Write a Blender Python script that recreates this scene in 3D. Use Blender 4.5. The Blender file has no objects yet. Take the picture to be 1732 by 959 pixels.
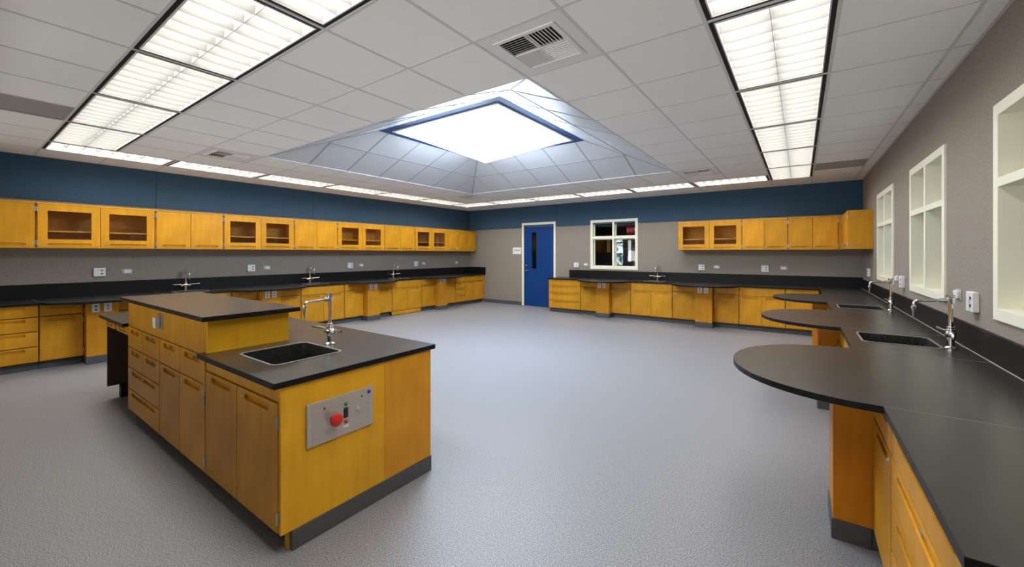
import bpy, bmesh, math
from mathutils import Vector, Matrix

SC = bpy.context.scene
COL = SC.collection
PI = math.pi

# ------------------------------------------------------------------ camera, world, exposure
W_PX, H_PX = 1732.0, 959.0
F_PX, CY_PX, YAW, EYE = 683.7, 428.6, 0.620, 1.46
cam_d = bpy.data.cameras.new('camera')
cam = bpy.data.objects.new('camera', cam_d)
COL.objects.link(cam)
cam_d.sensor_width = 36.0
cam_d.lens = F_PX / W_PX * 36.0
cam_d.shift_y = -(H_PX / 2 - CY_PX) / W_PX
cam_d.clip_start = 0.05
cam.location = (0, 0, EYE)
cam.rotation_euler = (PI / 2, 0, YAW)
SC.camera = cam

world = bpy.data.worlds.new('outside_light')
SC.world = world
world.use_nodes = True
bg = world.node_tree.nodes['Background']
bg.inputs[0].default_value = (0.55, 0.68, 0.9, 1)
bg.inputs[1].default_value = 0.12

LAMP = 10.5          # fluorescent panels
SKY_LAMP = 19.0       # daylight diffuser of the skylight
# daylight added to lift the ceiling, through three made-up windows behind the camera
ADDED_WIN = [(-7.6, -5.2), (-4.9, -2.5), (-2.2, 0.2)]
FILL_W = 36.0
for a, b in ADDED_WIN:
    ld = bpy.data.lights.new('outside_light', 'AREA'); ld.shape = 'RECTANGLE'; ld.size = b - a - .1; ld.size_y = 1.0
    ld.energy = FILL_W; ld.color = (1.0, 0.97, 0.93); ld.spread = math.radians(110)
    lo = bpy.data.objects.new('outside_light', ld); COL.objects.link(lo)  # added fill light for the ceiling, set outside the wall
    lo.location = ((a + b) / 2, -2.2, 1.15)
    lo.rotation_euler = (math.radians(90 + 20), 0, 0)
SC.view_settings.view_transform = 'Standard'
SC.view_settings.look = 'None'
SC.view_settings.exposure = 0.31
SC.view_settings.gamma = 1.0
SC.view_settings.use_curve_mapping = False
SC.cycles.max_bounces = 12
SC.cycles.diffuse_bounces = 8
SC.cycles.glossy_bounces = 4
SC.cycles.transparent_max_bounces = 8
SC.cycles.use_denoising = True
SC.cycles.sample_clamp_indirect = 6.0
SC.cycles.caustics_reflective = False
SC.cycles.caustics_refractive = False

# ------------------------------------------------------------------ materials
def srgb(r, g, b):
    f = lambda c: (c / 255 / 12.92) if c / 255 <= 0.04045 else ((c / 255 + 0.055) / 1.055) ** 2.4
    return (f(r), f(g), f(b), 1)

def mat(name, color=(0.5, 0.5, 0.5, 1), rough=0.5, metal=0.0, spec=0.5, emis=None, estr=0.0):
    m = bpy.data.materials.new(name)
    m.use_nodes = True
    b = m.node_tree.nodes['Principled BSDF']
    b.inputs['Base Color'].default_value = color
    b.inputs['Roughness'].default_value = rough
    b.inputs['Metallic'].default_value = metal
    b.inputs['Specular IOR Level'].default_value = spec
    if emis:
        b.inputs['Emission Color'].default_value = emis
        b.inputs['Emission Strength'].default_value = estr
    return m

def noise_color(m, c1, c2, scale=(1, 1, 1), nscale=5.0, detail=4.0, lo=0.35, hi=0.65, rough=0.5,
                bump=0.0, bump_dist=0.001, coord='Object', rvar=None):
    nt = m.node_tree
    N, L = nt.nodes, nt.links
    b = N['Principled BSDF']
    tc = N.new('ShaderNodeTexCoord'); mp = N.new('ShaderNodeMapping')
    mp.inputs['Scale'].default_value = scale
    L.new(tc.outputs[coord], mp.inputs['Vector'])
    nz = N.new('ShaderNodeTexNoise')
    nz.inputs['Scale'].default_value = nscale
    nz.inputs['Detail'].default_value = detail
    nz.inputs['Roughness'].default_value = rough
    L.new(mp.outputs[0], nz.inputs['Vector'])
    cr = N.new('ShaderNodeValToRGB')
    cr.color_ramp.elements[0].position = lo; cr.color_ramp.elements[0].color = c1
    cr.color_ramp.elements[1].position = hi; cr.color_ramp.elements[1].color = c2
    L.new(nz.outputs['Fac'], cr.inputs['Fac'])
    L.new(cr.outputs['Color'], b.inputs['Base Color'])
    if bump:
        bp = N.new('ShaderNodeBump')
        bp.inputs['Strength'].default_value = bump
        bp.inputs['Distance'].default_value = bump_dist
        L.new(nz.outputs['Fac'], bp.inputs['Height'])
        L.new(bp.outputs[0], b.inputs['Normal'])
    if rvar:
        n2 = N.new('ShaderNodeTexNoise'); n2.inputs['Scale'].default_value = rvar[0]; n2.inputs['Detail'].default_value = 5
        L.new(tc.outputs[coord], n2.inputs['Vector'])
        mr = N.new('ShaderNodeMapRange')
        mr.inputs['To Min'].default_value = rvar[1]; mr.inputs['To Max'].default_value = rvar[2]
        mr.inputs['From Min'].default_value = 0.3; mr.inputs['From Max'].default_value = 0.7
        L.new(n2.outputs['Fac'], mr.inputs['Value']); L.new(mr.outputs[0], b.inputs['Roughness'])
    return m

M = {}
def wood(name, c1, c2, rough=0.38, vertical=True):
    m = mat(name, c1, rough, spec=0.22)
    sc = (9, 9, 0.9) if vertical else (0.9, 9, 9)
    noise_color(m, c1, c2, scale=sc, nscale=2.2, detail=6, lo=0.3, hi=0.7, rough=0.6)
    nt = m.node_tree; N, L = nt.nodes, nt.links
    b = N['Principled BSDF']
    base = [n for n in N if n.type == 'VALTORGB'][0]
    tc = [n for n in N if n.type == 'TEX_COORD'][0]
    big = N.new('ShaderNodeTexNoise'); big.inputs['Scale'].default_value = 3.0; big.inputs['Detail'].default_value = 3
    L.new(tc.outputs['Object'], big.inputs['Vector'])
    oi = N.new('ShaderNodeObjectInfo')
    mr = N.new('ShaderNodeMapRange'); mr.inputs['To Min'].default_value = 0.90; mr.inputs['To Max'].default_value = 1.08
    L.new(oi.outputs['Random'], mr.inputs['Value'])
    mr2 = N.new('ShaderNodeMapRange'); mr2.inputs['To Min'].default_value = 0.88; mr2.inputs['To Max'].default_value = 1.12
    mr2.inputs['From Min'].default_value = 0.3; mr2.inputs['From Max'].default_value = 0.7
    L.new(big.outputs['Fac'], mr2.inputs['Value'])
    mu = N.new('ShaderNodeMath'); mu.operation = 'MULTIPLY'
    L.new(mr.outputs[0], mu.inputs[0]); L.new(mr2.outputs[0], mu.inputs[1])
    vm = N.new('ShaderNodeVectorMath'); vm.operation = 'SCALE'
    L.new(base.outputs['Color'], vm.inputs[0]); L.new(mu.outputs[0], vm.inputs['Scale'])
    L.new(vm.outputs[0], b.inputs['Base Color'])
    return m

M['wood'] = wood('maple_cabinet_wood', (0.57, 0.255, 0.014, 1), (0.66, 0.315, 0.020, 1))
M['wood_lit_end'] = wood('maple_lit_end_wood', (0.74, 0.365, 0.016, 1), (0.84, 0.45, 0.024, 1))  # same maple, lightened because the island ends catch more light
M['wood_orange'] = wood('orange_maple_wood', (0.52, 0.195, 0.008, 1), (0.60, 0.235, 0.012, 1))
M['wood_post'] = wood('orange_maple_post_wood', (0.60, 0.245, 0.014, 1), (0.68, 0.295, 0.018, 1))
M['wood_warm'] = wood('warm_maple_end_board', (0.72, 0.315, 0.020, 1), (0.82, 0.385, 0.028, 1))
M['wood_in'] = wood('cabinet_interior_wood', (0.56, 0.24, 0.03, 1), (0.64, 0.29, 0.04, 1), 0.6)
M['floor'] = mat('speckled_sheet_vinyl', rough=0.48, spec=0.5)
noise_color(M['floor'], (0.115, 0.117, 0.127, 1), (0.355, 0.355, 0.38, 1), nscale=170, detail=3, lo=0.41, hi=0.59, rough=0.7)
M['ceiling'] = mat('ceiling_tile', (0.8, 0.79, 0.775, 1), 0.9, spec=0.1)
noise_color(M['ceiling'], (0.87, 0.855, 0.835, 1), (0.93, 0.915, 0.895, 1), nscale=260, detail=2, lo=0.3, hi=0.6)
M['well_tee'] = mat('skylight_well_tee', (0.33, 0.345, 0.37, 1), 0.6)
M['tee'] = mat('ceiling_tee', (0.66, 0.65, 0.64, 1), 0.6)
M['dim_well_tile'] = mat('skylight_well_tile_dimmed', (0.52, 0.53, 0.55, 1), 0.42, spec=0.7)  # same tile as the ceiling, darkened against the boosted skylight
M['wall'] = mat('grey_wall_fabric', rough=0.95, spec=0.1)
noise_color(M['wall'], (0.255, 0.220, 0.185, 1), (0.335, 0.294, 0.252, 1), nscale=60, detail=5, lo=0.3, hi=0.7, bump=0.1)
M['blue_wall'] = mat('blue_wall_fabric', rough=0.95, spec=0.1)
noise_color(M['blue_wall'], (0.046, 0.092, 0.152, 1), (0.058, 0.112, 0.180, 1), nscale=80, detail=4, lo=0.3, hi=0.7)
M['seam'] = mat('band_shadow', (0.06, 0.06, 0.065, 1), 0.8)  # shadow of the blue band, painted as a dark strip
M['white'] = mat('cream_painted_trim', (0.88, 0.865, 0.72, 1), 0.45)
M['door_blue'] = mat('blue_door_paint', (0.003, 0.045, 0.20, 1), 0.4, spec=0.3)
M['black'] = mat('black_epoxy_resin', rough=0.27, spec=1.0)
noise_color(M['black'], (0.014, 0.0135, 0.013, 1), (0.029, 0.0275, 0.026, 1), nscale=2.2, detail=7, lo=0.3, hi=0.75, rough=0.65)
M['black_edge'] = mat('black_epoxy_darkened', (0.007, 0.007, 0.0075, 1), 0.42, spec=0.22)  # epoxy darkened; on worktop edges it stands for the dark floor's reflection
M['sink'] = mat('speckled_black_sink', rough=0.45)
noise_color(M['sink'], (0.008, 0.008, 0.008, 1), (0.16, 0.16, 0.15, 1), nscale=170, detail=1, lo=0.55, hi=0.85)
M['rim'] = mat('grey_sink_rim', (0.22, 0.21, 0.20, 1), 0.35)
M['base'] = mat('dark_grey_rubber_base', (0.085, 0.086, 0.092, 1), 0.55)
M['darkgap'] = mat('near_black_recess', (0.006, 0.006, 0.006, 1), 0.7)
M['brown_in'] = mat('dark_brown_laminate', (0.045, 0.027, 0.016, 1), 0.6)
M['chrome'] = mat('polished_chrome', (0.80, 0.80, 0.82, 1), 0.08, metal=1.0)
M['steel'] = mat('brushed_steel', (0.55, 0.54, 0.52, 1), 0.32, metal=1.0)
M['plate'] = mat('stainless_control_plate', rough=0.42, metal=0.55)
noise_color(M['plate'], (0.50, 0.47, 0.43, 1), (0.60, 0.57, 0.53, 1), scale=(1, 1, 40), nscale=12, detail=3)
M['wplastic'] = mat('white_plastic', (0.82, 0.82, 0.83, 1), 0.4)
M['gplastic'] = mat('grey_plastic', (0.45, 0.44, 0.42, 1), 0.4)
M['bplastic'] = mat('black_plastic', (0.01, 0.01, 0.012, 1), 0.4)
M['red'] = mat('red_button_plastic', (0.65, 0.02, 0.012, 1), 0.35)
M['green'] = mat('green_jewel', (0.01, 0.20, 0.05, 1), 0.2)
M['bluedot'] = mat('blue_cap', (0.01, 0.03, 0.45, 1), 0.3)
M['brass'] = mat('aged_brass', (0.42, 0.33, 0.17, 1), 0.3, metal=1.0)
M['lens'] = mat('fluorescent_lamp_glow', (1, 1, 1, 1), 0.8, emis=(1.0, 0.965, 0.90, 1), estr=LAMP)
M['louver'] = mat('satin_aluminium_louver', (0.31, 0.31, 0.30, 1), 0.45, spec=0.3)
M['tray'] = mat('reflector_tray', (0.60, 0.60, 0.58, 1), 0.5, spec=0.2)
M['skylens'] = mat('skylight_diffuser_glow', (1, 1, 1, 1), 0.8, emis=(0.70, 0.84, 1.0, 1), estr=SKY_LAMP)
M['skyblue'] = mat('blue_skylight_curb', (0.012, 0.085, 0.28, 1), 0.5)
M['vent'] = mat('painted_vent_metal', (0.80, 0.77, 0.77, 1), 0.5)
M['grille'] = mat('perforated_grille_metal', (0.36, 0.34, 0.33, 1), 0.6)
M['foliage'] = mat('outdoor_view_through_glass', (0.2, 0.3, 0.2, 1), 1.0)
def _outdoor(m):
    nt = m.node_tree; N, L = nt.nodes, nt.links
    b = N['Principled BSDF']
    tc = N.new('ShaderNodeTexCoord'); nz = N.new('ShaderNodeTexNoise'); nz.inputs['Scale'].default_value = 7; nz.inputs['Detail'].default_value = 6
    L.new(tc.outputs['Object'], nz.inputs['Vector'])
    cr = N.new('ShaderNodeValToRGB')
    cr.color_ramp.elements[0].position = 0.42; cr.color_ramp.elements[0].color = (0.03, 0.09, 0.10, 1)
    cr.color_ramp.elements[1].position = 0.56; cr.color_ramp.elements[1].color = (0.85, 0.95, 1.0, 1)
    L.new(nz.outputs['Fac'], cr.inputs['Fac'])
    L.new(cr.outputs['Color'], b.inputs['Emission Color'])
    b.inputs['Emission Strength'].default_value = 1.0
_outdoor(M['foliage'])

def glass_mat(name, tint=(1, 1, 1, 1), ior=1.5):
    m = bpy.data.materials.new(name); m.use_nodes = True
    nt = m.node_tree; N, L = nt.nodes, nt.links
    N.clear()
    out = N.new('ShaderNodeOutputMaterial'); mix = N.new('ShaderNodeMixShader')
    tr = N.new('ShaderNodeBsdfTransparent'); gl = N.new('ShaderNodeBsdfGlossy'); fr = N.new('ShaderNodeFresnel')
    tr.inputs[0].default_value = tint; gl.inputs['Roughness'].default_value = 0.02
    fr.inputs['IOR'].default_value = ior
    ge = N.new('ShaderNodeNewGeometry'); inv = N.new('ShaderNodeMath'); inv.operation = 'SUBTRACT'; inv.inputs[0].default_value = 1.0
    mu = N.new('ShaderNodeMath'); mu.operation = 'MULTIPLY'
    L.new(ge.outputs['Backfacing'], inv.inputs[1]); L.new(fr.outputs[0], mu.inputs[0]); L.new(inv.outputs[0], mu.inputs[1])
    L.new(mu.outputs[0], mix.inputs[0]); L.new(tr.outputs[0], mix.inputs[1]); L.new(gl.outputs[0], mix.inputs[2])
    L.new(mix.outputs[0], out.inputs[0])
    return m
M['glass'] = glass_mat('clear_glass', (0.95, 0.96, 0.95, 1), 1.6)
M['dark_room'] = mat('dim_room_paint', (0.10, 0.095, 0.10, 1), 0.9)

# ------------------------------------------------------------------ mesh helpers
def box(bm, x0, x1, y0, y1, z0, z1):
    v = [bm.verts.new((x, y, z)) for x in (x0, x1) for y in (y0, y1) for z in (z0, z1)]
    for f in ((0, 1, 3, 2), (4, 6, 7, 5), (0, 4, 5, 1), (2, 3, 7, 6), (0, 2, 6, 4), (1, 5, 7, 3)):
        bm.faces.new([v[i] for i in f])

def _frame(d):
    d = d.normalized()
    a = Vector((0, 0, 1)) if abs(d.z) < 0.9 else Vector((1, 0, 0))
    u = d.cross(a).normalized(); w = d.cross(u).normalized()
    return u, w

def lathe(bm, origin, axis, prof, seg=20):
    """prof: list of (distance along axis, radius)"""
    o = Vector(origin); ax = Vector(axis).normalized(); u, w = _frame(ax)
    rings = []
    for t, r in prof:
        c = o + ax * t
        rings.append([bm.verts.new(c + (u * math.cos(2 * PI * k / seg) + w * math.sin(2 * PI * k / seg)) * max(r, 1e-5)) for k in range(seg)])
    for a, b in zip(rings, rings[1:]):
        for k in range(seg):
            bm.faces.new((a[k], a[(k + 1) % seg], b[(k + 1) % seg], b[k]))
    bm.faces.new(rings[0]); bm.faces.new(rings[-1])

def cyl(bm, p0, p1, r, seg=16):
    p0, p1 = Vector(p0), Vector(p1)
    lathe(bm, p0, p1 - p0, [(0, r), ((p1 - p0).length, r)], seg)

def tube(bm, pts, radii, seg=14, flat=1.0):
    pts = [Vector(p) for p in pts]
    if not isinstance(radii, (list, tuple)): radii = [radii] * len(pts)
    rings = []; ref = None
    for i, p in enumerate(pts):
        d = (pts[min(i + 1, len(pts) - 1)] - pts[max(i - 1, 0)]).normalized()
        if ref is None:
            u, w = _frame(d)
        else:
            u = (ref - d * ref.dot(d)).normalized(); w = d.cross(u).normalized()
        ref = u
        rings.append([bm.verts.new(p + (u * math.cos(2 * PI * k / seg) * flat + w * math.sin(2 * PI * k / seg)) * radii[i]) for k in range(seg)])
    for a, b in zip(rings, rings[1:]):
        for k in range(seg):
            bm.faces.new((a[k], a[(k + 1) % seg], b[(k + 1) % seg], b[k]))
    bm.faces.new(rings[0]); bm.faces.new(rings[-1])

def fill(bm, loops, mp):
    """planar region with holes; loops of 2D points, first is the outline; returns loops of verts"""
    vl = []; edges = []
    for lp in loops:
        vs = [bm.verts.new(mp(*p)) for p in lp]
        vl.append(vs)
        for k in range(len(vs)):
            edges.append(bm.edges.new((vs[k], vs[(k + 1) % len(vs)])))
    if len(loops) == 1 and len(loops[0]) == 4:
        bm.faces.new(vl[0])
    else:
        bmesh.ops.triangle_fill(bm, use_beauty=True, use_dissolve=False, edges=edges)
    return vl

def bridge(bm, a, b):
    n = len(a)
    for k in range(n):
        bm.faces.new((a[k], a[(k + 1) % n], b[(k + 1) % n], b[k]))

def plate(bm, outer, through=(), recess=(), t=0.02, rd=0.01, mp=None):
    """slab whose front is at w=0 and back at w=t; through holes and shallow recesses"""
    fr = fill(bm, [outer] + list(through) + list(recess), lambda u, v: mp(u, v, 0))
    bk = fill(bm, [outer] + list(through), lambda u, v: mp(u, v, t))
    for i in range(1 + len(through)):
        bridge(bm, fr[i], bk[i])
    for j, r in enumerate(recess):
        fl = fill(bm, [r], lambda u, v: mp(u, v, rd))
        bridge(bm, fr[1 + len(through) + j], fl[0])

def rect(x0, x1, y0, y1):
    return [(x0, y0), (x1, y0), (x1, y1), (x0, y1)]

def rrect(x0, x1, y0, y1, r, n=5):
    pts = []
    for cx, cy, a0 in ((x1 - r, y0 + r, -90), (x1 - r, y1 - r, 0), (x0 + r, y1 - r, 90), (x0 + r, y0 + r, 180)):
        for k in range(n + 1):
            a = math.radians(a0 + 90 * k / n)
            pts.append((cx + r * math.cos(a), cy + r * math.sin(a)))
    return pts

def obj(name, bm, m, parent=None, bevel=0.0, smooth=False, seg=2):
    bmesh.ops.recalc_face_normals(bm, faces=bm.faces)
    me = bpy.data.meshes.new(name)
    bm.to_mesh(me); bm.free()
    o = bpy.data.objects.new(name, me)
    COL.objects.link(o)
    for mm in (m if isinstance(m, (list, tuple)) else [m]):
        me.materials.append(mm)
    if parent: o.parent = parent
    if smooth:
        me.shade_smooth(); me.set_sharp_from_angle(angle=math.radians(40))
    if bevel:
        b = o.modifiers.new('bevel', 'BEVEL'); b.width = bevel; b.segments = seg; b.limit_method = 'ANGLE'; b.angle_limit = math.radians(35)
    return o

def new(): return bmesh.new()
def boxobj(name, m, parent, *d, bevel=0.0):
    bm = new(); box(bm, *d); return obj(name, bm, m, parent, bevel)

def thing(name, label, cat, loc=(0, 0, 0), rz=0.0, group=None):
    o = bpy.data.objects.new(name, None); COL.objects.link(o)
    o.empty_display_size = 0.1
    o.location = loc; o.rotation_euler = (0, 0, rz)
    o['label'] = label; o['category'] = cat
    if group: o['group'] = group
    return o
def tag(o, label, cat, group=None):
    o['label'] = label; o['category'] = cat
    if group: o['group'] = group
    return o
def struct(o, label=None):
    o['kind'] = 'structure'
    if label: o['label'] = label
    return o
def copy_tree(o, parent=None):
    c = o.copy(); COL.objects.link(c); c.parent = parent
    for ch in list(o.children): copy_tree(ch, c)
    return c
def text(s, size, m, parent, loc, rot, name='lettering', ext=0.0006):
    cu = bpy.data.curves.new(name, 'FONT'); cu.body = s; cu.size = size; cu.align_x = 'CENTER'; cu.align_y = 'CENTER'; cu.extrude = ext
    cu.materials.append(m)
    tmp = bpy.data.objects.new('tmp', cu); COL.objects.link(tmp)
    bpy.context.view_layer.update()
    me = bpy.data.meshes.new_from_object(tmp.evaluated_get(bpy.context.evaluated_depsgraph_get()))
    bpy.data.objects.remove(tmp); bpy.data.curves.remove(cu)
    o = bpy.data.objects.new(name, me); COL.objects.link(o); o.parent = parent; o.location = loc; o.rotation_euler = rot
    return o

# ------------------------------------------------------------------ room dimensions
XL, XR, YB, YN, ZC = -8.38, 0.90, 9.45, -0.75, 2.771
T = 0.6096
GX = lambda i: -0.440 + T * i
GY = lambda j: 1.905 + T * j
CT = 0.845           # worktop height
TH = 0.03

# floor
bm = new(); box(bm, XL - 0.2, XR + 0.2, YN - 0.2, YB + 4.2, -0.12, 0.0)
struct(obj('floor', bm, M['floor']), 'speckled blue-grey sheet vinyl floor')

# lights layout on the grid : (i, j, along)
FIX = []
for j in (-2, 0, 2, 4, 6, 8): FIX.append(('left', -12, j, 'y'))
for i in (-12, -10, -8, -6, -4, -2): FIX.append(('back', i, 10, 'x'))
for j in (9, 7, 5, 3, 1, -1): FIX.append(('right', 0, j, 'y'))
for i in (-1, -3, -5, -7, -9, -11): FIX.append(('near', i, -2, 'x'))
occ = set()
for _, i, j, d in FIX:
    occ.add((i, j)); occ.add((i + 1, j) if d == 'x' else (i, j + 1))
VENTS = [(-2, 0), (-10, 0), (-2, 8), (-10, 8)]
for v in VENTS: occ.add(v)
GRILLES = [(-9, -3), (1, 9)]
for v in GRILLES: occ.add(v)
for i in range(-9, -2):
    for j in range(1, 8): occ.add((i, j))

bm = new(); bt = new()
for i in range(-14, 4):
    for j in range(-5, 14):
        x0, x1 = max(GX(i), XL), min(GX(i + 1), XR)
        y0, y1 = max(GY(j), YN), min(GY(j + 1), YB)
        if x1 - x0 < 0.005 or y1 - y0 < 0.005 or (i, j) in occ: continue
        box(bm, x0, x1, y0, y1, ZC + 0.0012, ZC + 0.022)
ceiling = struct(obj('ceiling', bm, M['ceiling']), 'suspended ceiling of square white tiles')
insky = lambda i0, j0: (-9 <= i0 < -2 and 1 <= j0 < 8)
for i in range(-13, 4):          # bars running along y at x = GX(i)
    x = GX(i)
    if not (XL < x < XR): continue
    for j in range(-5, 13):
        y0, y1 = max(GY(j), YN), min(GY(j + 1), YB)
        if y1 <= y0: continue
        if insky(i, j) and insky(i - 1, j): continue
        pair = ((i, j), (i - 1, j))
        if any(all(c in ((a, b), (a + 1, b)) for c in pair) for _, a, b, d in FIX if d == 'x'): continue
        box(bt, x - 0.010, x + 0.010, y0, y1, ZC - 0.001, ZC + 0.008)
for j in range(-4, 13):
    y = GY(j)
    if not (YN < y < YB): continue
    for i in range(-14, 4):
        x0, x1 = max(GX(i), XL), min(GX(i + 1), XR)
        if x1 <= x0: continue
        if insky(i, j) and insky(i, j - 1): continue
        pair = ((i, j), (i, j - 1))
        if any(all(c in ((a, b), (a, b + 1)) for c in pair) for _, a, b, d in FIX if d == 'y'): continue
        box(bt, x0, x1, y - 0.0085, y + 0.0085, ZC - 0.0005, ZC + 0.008)
# wall angle
for a in ((XL, XL + 0.02, YN, YB), (XR - 0.02, XR, YN, YB), (XL, XR, YB - 0.02, YB), (XL, XR, YN, YN + 0.02)):
    box(bt, a[0], a[1], a[2], a[3], ZC - 0.002, ZC + 0.006)
obj('ceiling_grid', bt, M['tee'], ceiling)
bm = new(); box(bm, XL - 0.2, XR + 0.2, YN - 0.2, YB + 4.2, ZC + 0.9, ZC + 1.0)
struct(obj('ceiling', bm, M['dark_room']), 'roof deck above the tiles')

# ---- walls with openings
def wall_mesh(name, m, outer, holes, mp, t, label):
    bm = new(); plate(bm, outer, holes, (), t, 0, mp)
    return struct(obj(name, bm, m), label)
HT = ZC + 0.95
DOOR = (-6.36, -5.34, 0.0, 2.28)
WB = (-4.31, -3.11, 1.07, 2.29)
WR = [(2.24, 3.44), (4.40, 5.60), (6.52, 7.72)]
WZ = (1.09, 2.29)
wall_mesh('wall_left', M['wall'], rect(YN - 0.2, YB + 0.2, -0.01, HT), [], lambda u, v, w: (XL - w, u, v), 0.15, 'grey fabric wall behind the long run of cabinets')
# the back wall: outline dips round the door
bo = [(XL, -0.01), (DOOR[0], -0.01), (DOOR[0], DOOR[3]), (DOOR[1], DOOR[3]), (DOOR[1], -0.01), (XR, -0.01), (XR, HT), (XL, HT)]
wall_mesh('wall_back', M['wall'], bo, [rect(*WB)], lambda u, v, w: (u, YB + w, v), 0.15, 'grey fabric wall with the blue door')
wall_mesh('wall_right', M['wall'], rect(YN - 0.2, YB + 0.2, -0.01, HT), [rect(a, b, *WZ) for a, b in WR], lambda u, v, w: (XR + w, u, v), 0.22, 'grey fabric wall with the white windows')
wall_mesh('wall_near', M['wall'], rect(XL, XR, -0.01, HT), [rect(a, b, 1.0, 2.1) for a, b in ADDED_WIN], lambda u, v, w: (u, YN - w, v), 0.15, 'grey wall behind the camera')

# blue fabric band on the left and back walls
BZ = 2.185
def band(name, segs, mp, label):
    bm = new(); bs = new()
    for a, b in segs:
        for lo, hi in [(a + 0.002, b - 0.002)]:
            vs = [mp(u, w, z) for u in (lo, hi) for w in (0, 0.012) for z in (BZ, ZC + 0.003)]
            xs = [v[0] for v in vs]; ys = [v[1] for v in vs]; zs = [v[2] for v in vs]
            box(bm, min(xs), max(xs), min(ys), max(ys), min(zs), max(zs))
    return struct(obj(name, bm, M['blue_wall'], bevel=0.002), label)
LB = [YN, 2.1, 4.6, 7.05, YB]
band('trim_1', [(YN, 1.95), (1.95, 4.5), (4.5, 7.0), (7.0, YB)], lambda u, w, z: (XL + w, u, z), 'blue fabric band above the left wall cabinets')
band('trim_2', [(XL + 0.013, -6.41), (-6.41, -5.30), (-5.30, -3.75), (-3.75, -2.2), (-2.2, XR - 0.001)], lambda u, w, z: (u, YB - w, z), 'blue fabric band along the top of the back wall')
# thin dark strip painted as the shadow under the band
bm = new(); box(bm, XL + 0.02, -6.42, YB - 0.008, YB, BZ - 0.012, BZ); box(bm, -5.29, -4.36, YB - 0.008, YB, BZ - 0.012, BZ); box(bm, -3.06, XR, YB - 0.008, YB, BZ - 0.012, BZ)
struct(obj('trim_3', bm, M['seam']), 'dark strip painted as the shadow under the blue band')
# rubber bases
def baseboard(name, *d):
    bm = new(); box(bm, *d); return struct(obj(name, bm, M['base'], bevel=0.003), 'dark grey rubber baseboard')
baseboard('baseboard_back', -7.76, -6.41, YB - 0.012, YB, 0, 0.10)
baseboard('baseboard_near', XL, XR, YN, YN + 0.012, 0, 0.10)

# ------------------------------------------------------------------ skylight and its well
sx0, sx1, sy0, sy1 = GX(-9), GX(-2), GY(1), GY(8)
scx, scy = (sx0 + sx1) / 2, (sy0 + sy1) / 2
RO, RI, ZS = (sx1 - sx0) / 2, 1.075, 3.20
def well_side(k):
    """one sloped side; k = 0..3 rotated about the centre, tees included"""
    bm = new(); bt = new()
    R = Matrix.Rotation(k * PI / 2, 3, 'Z')
    P = lambda a, r, z: R @ Vector((a, -r, z)) + Vector((scx, scy, 0))
    zr = lambda r: ZC + 0.004 + (RO - r) / (RO - RI) * (ZS - ZC)
    rows = [RO, RO - 0.57, RI]
    q = [P(-RO, RO, zr(RO)), P(RO, RO, zr(RO)), P(RI, RI, zr(RI)), P(-RI, RI, zr(RI))]
    vs = [bm.verts.new(v) for v in q]; bm.faces.new(vs)
    def strip(p, qq, half=0.009):
        p, qq = Vector(p), Vector(qq)
        d = (qq - p).normalized()
        nrm = (q[1] - q[0]).cross(q[2] - q[0]).normalized()
        if nrm.z > 0: nrm = -nrm
        s = d.cross(nrm).normalized() * half; up = nrm * 0.004
        a = [p - s, p + s, qq + s, qq - s]
        lo = [bt.verts.new(v + up) for v in a]; hi = [bt.verts.new(v - nrm * 0.001) for v in a]
        bt.faces.new(lo); bt.faces.new(hi)
        for n in range(4): bt.faces.new((lo[n], lo[(n + 1) % 4], hi[(n + 1) % 4], hi[n]))
    rm = rows[1]
    strip(P(-rm, rm, zr(rm)), P(rm, rm, zr(rm)))
    for n in range(1, 7):
        a = -RO + n * T
        rtop = max(RI, abs(a))
        strip(P(a, RO, zr(RO)), P(a, rtop, zr(rtop)))
    strip(P(-RO, RO, zr(RO)), P(-RI, RI, zr(RI)), 0.014)
    s = struct(obj('ceiling_slope', bm, M['dim_well_tile'], ceiling))
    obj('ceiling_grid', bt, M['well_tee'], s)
for k in range(4): well_side(k)
# edge trim round the mouth of the well
bm = new()
for a in ((sx0 - .012, sx0 + .004, sy0, sy1), (sx1 - .004, sx1 + .012, sy0, sy1), (sx0, sx1, sy0 - .012, sy0 + .004), (sx0, sx1, sy1 - .004, sy1 + .012)):
    box(bm, a[0], a[1], a[2], a[3], ZC - 0.002, ZC + 0.012)
obj('well_edge', bm, M['tee'], ceiling)

sk = thing('skylight', 'large square glowing skylight with a blue frame in the middle of the ceiling', 'skylight', (scx, scy, ZS))
bm = new()
plate(bm, rect(-RI - .01, RI + .01, -RI - .01, RI + .01), [rect(-.945, .945, -.945, .945)], (), 0.05, 0, lambda u, v, w: (u, v, w))
obj('curb', bm, M['skyblue'], sk)
bm = new()
plate(bm, rect(-.952, .952, -.952, .952), [rect(-.915, .915, -.915, .915)], (), 0.03, 0, lambda u, v, w: (u, v, w - 0.012))
obj('rim', bm, M['wplastic'], sk, bevel=0.003)
bm = new()
h = .92; apex = bm.verts.new((0, 0, -(ZS - 2.80)))
b4 = [bm.verts.new(v) for v in ((-h, -h, 0), (h, -h, 0), (h, h, 0), (-h, h, 0))]
for n in range(4): bm.faces.new((b4[n], b4[(n + 1) % 4], apex))
t4 = [bm.verts.new((v.co.x, v.co.y, 0.04)) for v in b4]
for n in range(4): bm.faces.new((b4[n], b4[(n + 1) % 4], t4[(n + 1) % 4], t4[n]))
bm.faces.new(t4)
obj('diffuser', bm, M['skylens'], sk)

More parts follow.
